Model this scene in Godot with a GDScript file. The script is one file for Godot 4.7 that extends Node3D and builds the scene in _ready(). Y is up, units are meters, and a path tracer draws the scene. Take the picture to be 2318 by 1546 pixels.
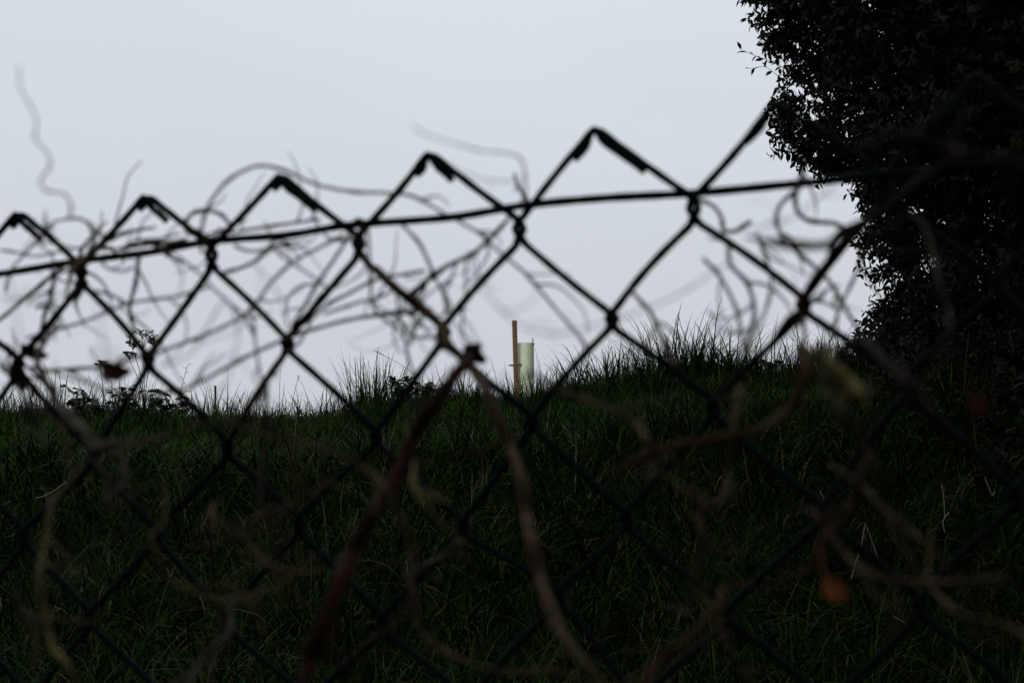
extends Node3D
# A view through a chain-link fence overgrown with dead brambles: grassy bank, stake and tree guard, evergreen tree, overcast sky.

const FOCAL := 3220.8          # pixels of the 2318 wide photograph
const CX := 1159.0
const CY := 773.0
const EYE := Vector3(0, 1.55, 0)
const PITCH := 4.0

var cam_basis: Basis
var used := {}
var rng := RandomNumberGenerator.new()
var M := {}

# ------------------------------------------------------------------ helpers
func numbered(called: String) -> String:
	if not used.has(called):
		used[called] = 0
		return called
	used[called] += 1
	return "%s_%03d" % [called, used[called]]

func tag(o: Node, label := "", category := "", group := "", kind := "") -> void:
	if label: o.set_meta("label", label)
	if category: o.set_meta("category", category)
	if group: o.set_meta("group", group)
	if kind: o.set_meta("kind", kind)

func thing(called: String, label: String, category: String, at := Vector3.ZERO, group := "") -> Node3D:
	var o := Node3D.new()
	o.name = numbered(called)
	add_child(o)
	o.position = at
	tag(o, label, category, group)
	return o

func part(called: String, mesh: Mesh, m: Material, parent: Node3D) -> MeshInstance3D:
	var o := MeshInstance3D.new()
	o.name = called
	o.mesh = mesh
	o.material_override = m
	parent.add_child(o, true)
	return o

# the point that stands at pixel (px, py) of the photograph, z metres away
func at(px: float, py: float, z: float) -> Vector3:
	return EYE + cam_basis * Vector3((px - CX) / FOCAL * z, -(py - CY) / FOCAL * z, -z)

func spline(p: PackedVector3Array, per: int) -> PackedVector3Array:
	var out := PackedVector3Array()
	var n := p.size()
	for i in n - 1:
		var a := p[maxi(i - 1, 0)]
		var d := p[mini(i + 2, n - 1)]
		for k in per:
			out.append(p[i].cubic_interpolate(p[i + 1], a, d, float(k) / per))
	out.append(p[n - 1])
	return out

# a round tube along p with a radius for every point; closed ends
func tube_into(st: SurfaceTool, p: PackedVector3Array, r: PackedFloat32Array, sides := 8) -> void:
	var n := p.size()
	if n < 2: return
	var t := (p[1] - p[0]).normalized()
	var u := t.cross(Vector3.UP if absf(t.y) < 0.9 else Vector3.RIGHT).normalized()
	var rings := []
	for i in n:
		t = (p[mini(i + 1, n - 1)] - p[maxi(i - 1, 0)]).normalized()
		u = (u - t * u.dot(t)).normalized()
		var w := t.cross(u)
		var ring := PackedVector3Array()
		for k in sides:
			var a := TAU * k / sides
			ring.append(u * cos(a) + w * sin(a))
		rings.append(ring)
	for i in n - 1:
		for k in sides:
			var q := (k + 1) % sides
			var a0: Vector3 = rings[i][k]
			var a1: Vector3 = rings[i][q]
			var b0: Vector3 = rings[i + 1][k]
			var b1: Vector3 = rings[i + 1][q]
			tri(st, p[i] + a0 * r[i], a0, p[i + 1] + b0 * r[i + 1], b0, p[i] + a1 * r[i], a1)
			tri(st, p[i] + a1 * r[i], a1, p[i + 1] + b0 * r[i + 1], b0, p[i + 1] + b1 * r[i + 1], b1)
	for e in [0, n - 1]:
		var nn := (p[0] - p[1]).normalized() if e == 0 else (p[n - 1] - p[n - 2]).normalized()
		var c := p[e] + nn * r[e] * 0.4
		for k in sides:
			var q := (k + 1) % sides
			var a: Vector3 = p[e] + rings[e][k] * r[e]
			var b: Vector3 = p[e] + rings[e][q] * r[e]
			if e == 0:
				tri(st, c, nn, a, nn, b, nn)
			else:
				tri(st, c, nn, b, nn, a, nn)

func tri(st: SurfaceTool, a: Vector3, na: Vector3, b: Vector3, nb: Vector3, c: Vector3, nc: Vector3) -> void:
	st.set_normal(na); st.add_vertex(a)
	st.set_normal(nb); st.add_vertex(b)
	st.set_normal(nc); st.add_vertex(c)

func begin() -> SurfaceTool:
	var st := SurfaceTool.new()
	st.begin(Mesh.PRIMITIVE_TRIANGLES)
	return st

func flat_radii(n: int, r: float) -> PackedFloat32Array:
	var a := PackedFloat32Array()
	a.resize(n)
	a.fill(r)
	return a

func mat(c: Color, rough := 0.8, spec := 0.5) -> StandardMaterial3D:
	var m := StandardMaterial3D.new()
	m.albedo_color = c.linear_to_srgb()
	m.roughness = rough
	m.metallic_specular = spec
	return m

# a colour texture of two tones mixed by noise, laid by position
func grain(m: StandardMaterial3D, a: Color, b: Color, freq: float, scale: float, bump := 0.0, seed_ := 1) -> StandardMaterial3D:
	var fn := FastNoiseLite.new()
	fn.seed = seed_
	fn.frequency = freq
	fn.fractal_octaves = 4
	var g := Gradient.new()
	g.set_color(0, a.linear_to_srgb())
	g.set_color(1, b.linear_to_srgb())
	g.set_offset(0, 0.25)
	g.set_offset(1, 0.75)
	var t := NoiseTexture2D.new()
	t.width = 256
	t.height = 256
	t.seamless = true
	t.noise = fn
	t.color_ramp = g
	m.albedo_color = Color.WHITE
	m.albedo_texture = t
	m.uv1_triplanar = true
	m.uv1_scale = Vector3.ONE * scale
	if bump > 0.0:
		var nt := NoiseTexture2D.new()
		nt.width = 256
		nt.height = 256
		nt.seamless = true
		nt.noise = fn
		nt.as_normal_map = true
		nt.bump_strength = 6.0
		m.normal_enabled = true
		m.normal_texture = nt
		m.normal_scale = bump
	return m

# ------------------------------------------------------------------ the scene
func _ready() -> void:
	rng.seed = 7
	cam_basis = Basis(Vector3.RIGHT, deg_to_rad(PITCH))
	camera_and_light()
	materials()
	build_ground()
	build_grass()
	build_tree()
	build_added_hedge()
	build_stake_and_guard()
	build_weeds()
	build_fence()
	build_stems()

func camera_and_light() -> void:
	var cam := Camera3D.new()
	cam.name = "camera"
	add_child(cam)
	cam.transform = Transform3D(cam_basis, EYE)
	var lens := CameraAttributesPhysical.new()
	lens.frustum_focal_length = 50.0
	lens.frustum_near = 0.05
	lens.frustum_far = 2000.0
	lens.exposure_aperture = 17.5
	lens.frustum_focus_distance = 8.2
	cam.attributes = lens
	cam.current = true
	var sky_m := ProceduralSkyMaterial.new()
	sky_m.sky_top_color = Color(0.975, 1.03, 1.065)
	sky_m.sky_horizon_color = Color(0.774, 0.787, 0.818)
	sky_m.sky_curve = 0.6
	sky_m.ground_horizon_color = Color(0.13, 0.14, 0.12)
	sky_m.ground_bottom_color = Color(0.10, 0.11, 0.09)
	# faint unevenness of the cloud layer
	var cloud := FastNoiseLite.new()
	cloud.seed = 2
	cloud.frequency = 0.9
	cloud.fractal_octaves = 5
	var im := Image.create(1024, 512, false, Image.FORMAT_RGBAF)
	for j in 512:
		var up := PI * (0.5 - (j + 0.5) / 512.0)
		for i in 1024:
			var a := TAU * i / 1024.0
			var v := cloud.get_noise_3d(cos(a) * cos(up) * 3.0, sin(up) * 7.0, sin(a) * cos(up) * 3.0)
			var q := 0.025 * clampf(0.5 + v, 0.0, 1.0)
			im.set_pixel(i, j, Color(q, q, q, 1.0))
	sky_m.sky_cover = ImageTexture.create_from_image(im)
	var sky := Sky.new()
	sky.sky_material = sky_m
	var env := Environment.new()
	env.background_mode = Environment.BG_SKY
	env.sky = sky
	env.tonemap_mode = Environment.TONE_MAPPER_LINEAR
	env.tonemap_exposure = 1.0
	env.sdfgi_enabled = true
	env.ssao_enabled = true
	env.ssil_enabled = true
	var we := WorldEnvironment.new()
	we.name = "world_environment"
	we.environment = env
	add_child(we)
	var sun := DirectionalLight3D.new()
	sun.name = "sun"
	sun.light_energy = 0.5
	sun.light_color = Color(1.0, 0.97, 0.93)
	sun.light_angular_distance = 40.0
	sun.shadow_enabled = true
	sun.sky_mode = DirectionalLight3D.SKY_MODE_LIGHT_ONLY
	add_child(sun)
	sun.look_at_from_position(Vector3(-6, 9, 8.5), Vector3.ZERO)

func materials() -> void:
	M.wire = grain(mat(Color.WHITE, 0.65, 0.1), Color(0.0025, 0.0048, 0.0058), Color(0.0055, 0.010, 0.012), 0.02, 60.0, 0.5, 3)
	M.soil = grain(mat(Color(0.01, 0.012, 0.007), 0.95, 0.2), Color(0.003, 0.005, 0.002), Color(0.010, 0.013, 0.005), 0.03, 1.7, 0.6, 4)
	var blade := mat(Color.WHITE, 0.6, 0.08)
	blade.vertex_color_use_as_albedo = true
	blade.backlight_enabled = true
	blade.backlight = Color(0.2, 0.25, 0.1)
	blade.cull_mode = BaseMaterial3D.CULL_DISABLED
	M.blade = blade
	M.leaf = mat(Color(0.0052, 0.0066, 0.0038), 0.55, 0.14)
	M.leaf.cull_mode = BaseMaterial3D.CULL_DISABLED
	M.bark = grain(mat(Color.WHITE, 0.9, 0.2), Color(0.012, 0.010, 0.007), Color(0.035, 0.028, 0.020), 0.03, 6.0, 1.0, 5)
	M.brown = grain(mat(Color.WHITE, 0.75, 0.1), Color(0.0374, 0.0244, 0.0150), Color(0.1160, 0.0749, 0.0468), 0.03, 45.0, 0.8, 6)
	M.dark = grain(mat(Color.WHITE, 0.7, 0.1), Color(0.010, 0.006, 0.004), Color(0.028, 0.016, 0.011), 0.03, 45.0, 0.8, 7)
	M.red = grain(mat(Color.WHITE, 0.65, 0.1), Color(0.0144, 0.0054, 0.0036), Color(0.0468, 0.0162, 0.0108), 0.03, 45.0, 0.6, 8)
	M.grey = grain(mat(Color.WHITE, 0.85, 0.1), Color(0.0384, 0.0304, 0.0240), Color(0.0992, 0.0816, 0.0672), 0.03, 45.0, 0.8, 9)
	M.olive = grain(mat(Color.WHITE, 0.7, 0.1), Color(0.0557, 0.0430, 0.0177), Color(0.1518, 0.1189, 0.0506), 0.03, 45.0, 0.6, 10)
	M.rust = grain(mat(Color.WHITE, 0.75, 0.1), Color(0.0277, 0.0139, 0.0069), Color(0.0770, 0.0385, 0.0200), 0.03, 45.0, 0.6, 11)
	M.dead = grain(mat(Color.WHITE, 0.8, 0.2), Color(0.0585, 0.0234, 0.0104), Color(0.1690, 0.0676, 0.0286), 0.02, 40.0, 0.8, 12)
	M.dead.cull_mode = BaseMaterial3D.CULL_DISABLED
	M.dead.backlight_enabled = true
	M.dead.backlight = Color(0.25, 0.14, 0.07)
	M.orange = grain(mat(Color.WHITE, 0.8, 0.2), Color(0.2253, 0.0738, 0.0246), Color(0.5325, 0.2048, 0.0819), 0.02, 40.0, 0.8, 13)
	M.orange.cull_mode = BaseMaterial3D.CULL_DISABLED
	M.straw = grain(mat(Color.WHITE, 0.7, 0.3), Color(0.10, 0.085, 0.055), Color(0.24, 0.21, 0.15), 0.03, 20.0, 0.4, 14)
	M.weed = grain(mat(Color.WHITE, 0.6, 0.3), Color(0.008, 0.016, 0.005), Color(0.018, 0.032, 0.010), 0.03, 8.0, 0.4, 15)
	M.weed.cull_mode = BaseMaterial3D.CULL_DISABLED
	M.seed = grain(mat(Color.WHITE, 0.85, 0.2), Color(0.02, 0.014, 0.009), Color(0.05, 0.036, 0.024), 0.03, 20.0, 0.4, 16)

# ------------------------------------------------------------------ ground
const RIDGE_D := 8.4
const FOOT_D := 5.0
const FOOT_Y := 0.64
const RIDGE := [[-2500, 950], [-300, 942], [0, 950], [150, 950], [300, 945], [480, 952], [640, 960], [780, 948], [870, 925], [1000, 905], [1160, 912], [1300, 890], [1450, 862], [1560, 845], [1700, 858], [1850, 842], [2000, 830], [2318, 800], [5000, 700]]

func ridge_height(x: float) -> float:
	var px := CX + x / RIDGE_D * FOCAL
	var py: float = RIDGE[RIDGE.size() - 1][1]
	if px <= RIDGE[0][0]:
		py = RIDGE[0][1]
	for i in RIDGE.size() - 1:
		if px >= RIDGE[i][0] and px < RIDGE[i + 1][0]:
			py = lerpf(RIDGE[i][1], RIDGE[i + 1][1], smoothstep(RIDGE[i][0], RIDGE[i + 1][0], px))
	return EYE.y + (998.0 - 5.0 - py) / FOCAL * RIDGE_D

var bumps := FastNoiseLite.new()

func ground_y(x: float, d: float) -> float:
	var h := ridge_height(x)
	var y := 0.0
	if d < 1.7:
		y = 0.0
	elif d < FOOT_D:
		y = FOOT_Y * smoothstep(1.5, 5.6, d) / smoothstep(1.5, 5.6, FOOT_D)
	elif d < RIDGE_D:
		var t := (d - FOOT_D) / (RIDGE_D - FOOT_D)
		y = lerpf(FOOT_Y, h, 0.15 * t + 0.85 * sin(t * PI / 2.0))
	else:
		y = lerpf(h, 0.3, smoothstep(RIDGE_D, RIDGE_D + 9.0, d))
	if d > 1.7 and d < 30.0:
		y += bumps.get_noise_2d(x * 10.0, d * 10.0) * 0.07 * smoothstep(1.7, 3.0, d) * (1.0 - 0.6 * smoothstep(7.0, 8.0, d))
	return y

func build_ground() -> void:
	bumps.seed = 11
	bumps.frequency = 0.09
	var xs := PackedFloat32Array()
	var ds := PackedFloat32Array()
	for v in [-900.0, -300.0, -100.0, -40.0, -20.0, -12.0, -8.0]: xs.append(v)
	var x := -6.0
	while x <= 6.01:
		xs.append(x)
		x += 0.15
	for v in [8.0, 12.0, 20.0, 40.0, 100.0, 300.0, 900.0]: xs.append(v)
	for v in [-900.0, -200.0, -50.0, -15.0, -5.0, 0.0, 1.0]: ds.append(v)
	var d := 1.5
	while d <= 14.0:
		ds.append(d)
		d += 0.15
	for v in [17.0, 20.0, 40.0, 100.0, 300.0, 900.0]: ds.append(v)
	var st := begin()
	for j in ds.size():
		for i in xs.size():
			st.add_vertex(Vector3(xs[i], ground_y(xs[i], ds[j]), -ds[j]))
	var w := xs.size()
	for j in ds.size() - 1:
		for i in w - 1:
			var a := j * w + i
			for k in [a, a + w, a + 1, a + 1, a + w, a + w + 1]:
				st.add_index(k)
	st.generate_normals()
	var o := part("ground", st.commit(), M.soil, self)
	tag(o, "dark grassy earth bank rising to a ridge under the grass", "ground", "", "structure")

# ------------------------------------------------------------------ grass
# one arching blade into a surface tool, with its colour as vertex colour
func blade_into(st: SurfaceTool, root: Vector3, dir: float, length: float, lean: float, curl: float, width: float, col: Color, segs := 5) -> void:
	var side := Vector3(cos(dir + PI / 2), 0, sin(dir + PI / 2))
	var out := Vector3(cos(dir), 0, sin(dir))
	var p := root
	var angle := lean
	var prev_l := Vector3.ZERO
	var prev_r := Vector3.ZERO
	var prev_n := Vector3.ZERO
	for i in segs + 1:
		var t := float(i) / segs
		var w := width * (1.0 - pow(t, 1.6)) * (0.55 + 0.9 * t if t < 0.5 else 1.0) * 0.5 + 0.0004
		var along := out * sin(angle) + Vector3.UP * cos(angle)
		var nn := (out * cos(angle) - Vector3.UP * sin(angle))
		var l := p - side * w
		var r := p + side * w
		if i > 0:
			st.set_color(col)
			tri(st, prev_l, prev_n, prev_r, prev_n, l, nn)
			tri(st, prev_r, prev_n, r, nn, l, nn)
		prev_l = l
		prev_r = r
		prev_n = nn
		p += along * (length / segs)
		angle += curl / segs * (0.5 + t)

func grass_colour(r: RandomNumberGenerator, lit_colour := false) -> Color:
	var c := Color(0.013, 0.041, 0.006).lerp(Color(0.028, 0.076, 0.012), r.randf()) if lit_colour else Color(0.0055, 0.015, 0.003).lerp(Color(0.017, 0.038, 0.007), pow(r.randf(), 1.8))  # the brighter greens paint in the stronger light on the ridge
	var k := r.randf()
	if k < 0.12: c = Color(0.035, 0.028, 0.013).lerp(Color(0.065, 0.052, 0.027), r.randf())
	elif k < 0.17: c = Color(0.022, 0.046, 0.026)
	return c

func tuft(seed_: int, n: int, len0: float, len1: float, spread: float, lean0: float, lean1: float, curl: float, width: float, dry := 0.0, lit_colour := false) -> ArrayMesh:
	var r := RandomNumberGenerator.new()
	r.seed = seed_
	var st := begin()
	for i in n:
		var a := r.randf() * TAU
		var q := sqrt(r.randf()) * spread
		var c := grass_colour(r, lit_colour)
		if r.randf() < dry: c = Color(0.07, 0.058, 0.032)
		var l := lerpf(len0, len1, pow(r.randf(), 1.4))
		blade_into(st, Vector3(cos(a) * q, -0.03, sin(a) * q), a + r.randf_range(-0.9, 0.9), l, r.randf_range(lean0, lean1), r.randf_range(0.3, 1.0) * curl, width * r.randf_range(0.6, 1.2), c)
	return st.commit()

func build_grass() -> void:
	var field := Node3D.new()
	field.name = "bank_grass"
	add_child(field)
	tag(field, "long dark green grass covering the whole bank", "grass", "", "stuff")
	var kinds := []
	for k in 5:
		kinds.append(tuft(100 + k, 28, 0.14, 0.46, 0.11, 0.25, 1.25, 2.6, 0.0068))
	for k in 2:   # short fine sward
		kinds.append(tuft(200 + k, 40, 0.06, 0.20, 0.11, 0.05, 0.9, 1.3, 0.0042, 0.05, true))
	kinds.append(tuft(300, 16, 0.22, 0.42, 0.05, 0.0, 0.5, 1.6, 0.006, 0.25))
	for k in 3:   # taller arching fringe on the ridge
		kinds.append(tuft(340 + k, 16, 0.10, 0.34, 0.08, 0.0, 0.75, 2.4, 0.0060, 0.08))
	var places := []
	for k in kinds.size():
		places.append([])
	var r := RandomNumberGenerator.new()
	r.seed = 21
	for i in 3400:   # the short sward along the top of the bank, ridge light put into its green
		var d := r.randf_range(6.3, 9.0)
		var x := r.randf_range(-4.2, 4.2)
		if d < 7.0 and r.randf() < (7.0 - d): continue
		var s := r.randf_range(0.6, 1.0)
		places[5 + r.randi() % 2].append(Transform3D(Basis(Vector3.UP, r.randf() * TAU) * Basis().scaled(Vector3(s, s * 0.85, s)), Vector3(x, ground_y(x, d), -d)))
	for i in 800:
		var d := r.randf_range(7.6, 8.5)
		var x := r.randf_range(-3.6, 3.6)
		if x < 0.3 and r.randf() < 0.35: continue
		var s := r.randf_range(0.6, 1.15) * (1.2 if x > 0.3 else 0.95)
		var b := Basis(Vector3.UP, r.randf() * TAU) * Basis(Vector3.RIGHT, r.randf_range(-0.2, 0.3)) * Basis().scaled(Vector3(s, s, s))
		places[8 + r.randi() % 3].append(Transform3D(b, Vector3(x, ground_y(x, d), -d)))
	var n := 0
	while n < 4400:
		var d := r.randf_range(4.0, 9.2)
		var x := r.randf_range(-4.6, 4.6)
		if absf(x) > d * 0.37 + 0.9: continue
		n += 1
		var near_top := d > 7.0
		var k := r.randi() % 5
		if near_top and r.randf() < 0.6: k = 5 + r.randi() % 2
		elif r.randf() < 0.05: k = 7
		var s := r.randf_range(0.75, 1.2) * lerpf(1.0, 0.5, smoothstep(6.6, 7.8, d))
		var b := Basis(Vector3.UP, r.randf() * TAU) * Basis(Vector3.RIGHT, r.randf_range(-0.15, 0.35)) * Basis().scaled(Vector3(s, s, s))
		places[k].append(Transform3D(b, Vector3(x, ground_y(x, d), -d)))
	for k in kinds.size():
		var mm := MultiMesh.new()
		mm.transform_format = MultiMesh.TRANSFORM_3D
		mm.mesh = kinds[k]
		mm.instance_count = places[k].size()
		for i in places[k].size():
			mm.set_instance_transform(i, places[k][i])
		var o := MultiMeshInstance3D.new()
		o.name = "grass_tufts"
		o.multimesh = mm
		o.material_override = M.blade
		field.add_child(o, true)
		tag(o, "", "", "", "stuff")
	# tall grasses that stand out against the sky on the ridge
	tussock(850, 940, 8.2, 90, 0.12, 0.34, 0.16, 0.45, 0.5, "spiky grass tussock on the ridge under the third diamond, left of the leafy clump")
	tussock(1535, 862, 8.0, 150, 0.16, 0.48, 0.18, 0.65, 1.6, "tallest grass tussock, arching on the ridge right of the tree guard")
	tussock(1650, 865, 8.1, 95, 0.14, 0.38, 0.13, 0.5, 1.2, "bushy grass tussock between the tallest tussock and the evergreen tree")
	tussock(1380, 900, 8.1, 70, 0.10, 0.26, 0.20, 0.8, 1.6, "low arching grass tussock just right of the tree guard")
	tussock(1050, 915, 8.2, 45, 0.10, 0.26, 0.10, 0.5, 0.9, "small grass tussock close left of the wooden stake")
	tussock(1205, 920, 7.9, 60, 0.12, 0.26, 0.12, 0.5, 0.8, "grass tussock growing round the foot of the tree guard")
	tussock(1890, 860, 8.2, 60, 0.10, 0.26, 0.22, 0.5, 0.6, "thin upright grass tussock beside the evergreen tree's lowest leaves")
	tussock(120, 965, 8.2, 60, 0.10, 0.30, 0.20, 0.5, 0.8, "grass tussock at the far left of the ridge")
	tussock(270, 965, 8.2, 50, 0.10, 0.28, 0.16, 0.5, 0.6, "grass tussock around the left broad-leaved weed")
	tussock(480, 968, 8.2, 60, 0.10, 0.27, 0.16, 0.5, 0.7, "grass tussock left of the second dark knot column on the ridge")
	tussock(620, 975, 8.2, 60, 0.08, 0.22, 0.22, 0.5, 0.7, "low grass tussock at the ridge's lowest dip")
	stalk("thin tall grass stalk with a pointed seed head above the tallest tussock", 1560, 860, 1535, 712, 8.0, 1.0)
	stalk("straight thin grass stalk leaning left over the arching tussock", 1372, 890, 1380, 770, 8.1, 0.0)
	stalk("long grass stalk bending far to the left above the leafy clump", 975, 905, 845, 792, 8.2, 1.0)
	stalk("upright grass stalk at the left of the spiky tussock", 840, 940, 818, 800, 8.2, 0.0)
	stalk("grass stalk in the middle of the spiky tussock", 870, 935, 866, 805, 8.2, 0.0)
	stalk("leaning grass stalk left of the wooden stake", 1130, 905, 1108, 806, 8.2, 0.0)
	stalk("grass stalk leaning against the right side of the tree guard", 1225, 905, 1212, 790, 8.0, 0.0)
	stalk("grass stalk rising behind the fence knot nearest the tree", 1870, 850, 1835, 700, 8.2, 0.0)
	stalk("leaning grass stalk left of the stem hanging beside the tree", 1830, 850, 1786, 758, 8.2, 0.6)
	stalk("grass stalk above the bushy tussock", 1620, 860, 1575, 730, 8.1, 0.8)
	stalk("dark thick grass stalk at the ridge, right of the second knot column", 632, 955, 634, 835, 8.2, 0.0)
	stalk("curved grass stalk with a small seed head right of the dark thick one", 658, 950, 677, 848, 8.2, 1.0)
	stalk("leaning grass stalk beneath the brown arching stem", 478, 950, 450, 845, 8.2, 0.5)
	stalk("thin upright grass stalk by the blunt green stub", 516, 950, 515, 835, 8.2, 0.0)
	stalk("grass stalk leaning left at the far left of the ridge", 125, 945, 98, 820, 8.2, 0.6)
	stalk("upright grass stalk behind the red-brown bud", 190, 950, 192, 860, 8.2, 0.0)
	stalk("leaning grass stalk left of the left broad-leaved weed", 215, 940, 195, 858, 8.2, 0.3)
	var stub := thing("cut_stem", "blunt pale green cut stem standing in the ridge grass", "stem", at(490, 960, 8.2))
	var st := begin()
	var p := PackedVector3Array([Vector3.ZERO, Vector3(-0.01, 0.10, 0), Vector3(-0.012, 0.22, 0)])
	tube_into(st, p, PackedFloat32Array([0.006, 0.0055, 0.0065]), 8)
	part("stem", st.commit(), M.weed, stub)

func tussock(px: float, py: float, z: float, n: int, len0: float, len1: float, spread: float, lean: float, curl: float, label: String) -> void:
	var o := thing("grass_tussock", label, "grass tussock", at(px, py, z), "grass tussocks along the ridge")
	o.position.y = ground_y(o.position.x, -o.position.z)
	var m := part("blades", tuft(int(px) + 5, n * 2, len0, len1 * 1.25, spread * 1.3, 0.0, lean, curl * 1.5, 0.0075), M.blade, o)
	tag(m, "", "", "", "stuff")

func stalk(label: String, px: float, py: float, tx: float, ty: float, z: float, headed: float) -> void:
	var a := at(px, py, z)
	a.y = minf(a.y, ground_y(a.x, -a.z))
	var b := at(tx, ty, z) - a
	var o := thing("grass_stalk", label, "grass stalk", a, "tall grass stalks along the ridge")
	var st := begin()
	var mid := Vector3(b.x * 0.32, b.y * 0.56, 0.02)
	var p := spline(PackedVector3Array([Vector3(0, -0.02, 0), mid, b]), 8)
	var r := PackedFloat32Array()
	for i in p.size():
		var t := float(i) / (p.size() - 1)
		r.append(lerpf(0.0022, 0.0008, t) + (0.0016 * headed * sin(clampf((t - 0.8) / 0.2, 0, 1) * PI)))
	tube_into(st, p, r, 5)
	part("stem", st.commit(), M.seed if headed > 0.7 else M.weed, o)

# ------------------------------------------------------------------ tree
func leaf_mesh(length: float, width: float, fold: float, bend: float) -> ArrayMesh:
	var st := begin()
	leaf_into(st, Transform3D(), length, width, fold, bend)
	return st.commit()

# a pointed leaf along +y of the transform, folded along its midrib and bent back
func leaf_into(st: SurfaceTool, tf: Transform3D, length: float, width: float, fold: float, bend: float) -> void:
	var shape := [0.04, 0.75, 1.0, 0.62, 0.02]
	var prev := []
	for i in 5:
		var t := i / 4.0
		var c := Vector3(0, length * t, -bend * length * t * t)
		var w: float = shape[i] * width * 0.5
		var l := c + Vector3(-w, 0, fold * w)
		var r := c + Vector3(w, 0, fold * w)
		var nl := (tf.basis * Vector3(fold, bend * t, 1)).normalized()
		var nr := (tf.basis * Vector3(-fold, bend * t, 1)).normalized()
		var nc := (tf.basis * Vector3(0, bend * t, 1)).normalized()
		var row := [tf * l, tf * c, tf * r, nl, nc, nr]
		if i > 0:
			for s in 2:
				tri(st, prev[s], prev[3 + s], row[s], row[3 + s], prev[s + 1], prev[4 + s])
				tri(st, prev[s + 1], prev[4 + s], row[s], row[3 + s], row[s + 1], row[4 + s])
		prev = row

func leaf_frame(dir: Vector3, roll: float) -> Basis:
	var y := dir.normalized()
	var x := y.cross(Vector3.UP if absf(y.y) < 0.95 else Vector3.RIGHT).normalized()
	var z := x.cross(y)
	return Basis(x, y, z) * Basis(Vector3.UP, roll)

func spray(seed_: int) -> ArrayMesh:
	var r := RandomNumberGenerator.new()
	r.seed = seed_
	var st := begin()
	var p := PackedVector3Array()
	var q := Vector3.ZERO
	var dir := Vector3(0, 1, 0)
	for i in 7:
		p.append(q)
		q += dir * 0.026
		dir = (dir + Vector3(r.randf_range(-0.25, 0.25), 0, r.randf_range(-0.25, 0.25))).normalized()
	tube_into(st, p, PackedFloat32Array([0.0018, 0.0017, 0.0015, 0.0013, 0.0011, 0.001, 0.0007]), 4)
	for i in 13:
		var t := (i + 0.6) / 13.0 * 6.0
		var base := p[int(t)].lerp(p[mini(int(t) + 1, 6)], t - int(t))
		var a := i * 2.4 + r.randf_range(-0.5, 0.5)
		var up := r.randf_range(0.2, 1.1)
		var d := Vector3(cos(a), up, sin(a))
		leaf_into(st, Transform3D(leaf_frame(d, r.randf_range(-0.8, 0.8)), base), r.randf_range(0.040, 0.060), r.randf_range(0.019, 0.026), 0.3, r.randf_range(0.0, 0.3))
	return st.commit()

const EDGE := [[-600, 1560], [-200, 1650], [0, 1712], [60, 1750], [130, 1800], [200, 1812], [250, 1782], [330, 1800], [390, 1875], [430, 1965], [480, 2000], [540, 1972], [620, 1992], [690, 2018], [730, 1985], [765, 1955], [800, 2005], [850, 2090], [900, 2160], [1000, 2260]]

func crown_edge(py: float) -> float:
	for i in EDGE.size() - 1:
		if py >= EDGE[i][0] and py < EDGE[i + 1][0]:
			return lerpf(EDGE[i][1], EDGE[i + 1][1], (py - EDGE[i][0]) / (EDGE[i + 1][0] - EDGE[i][0]))
	return 2400.0

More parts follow.
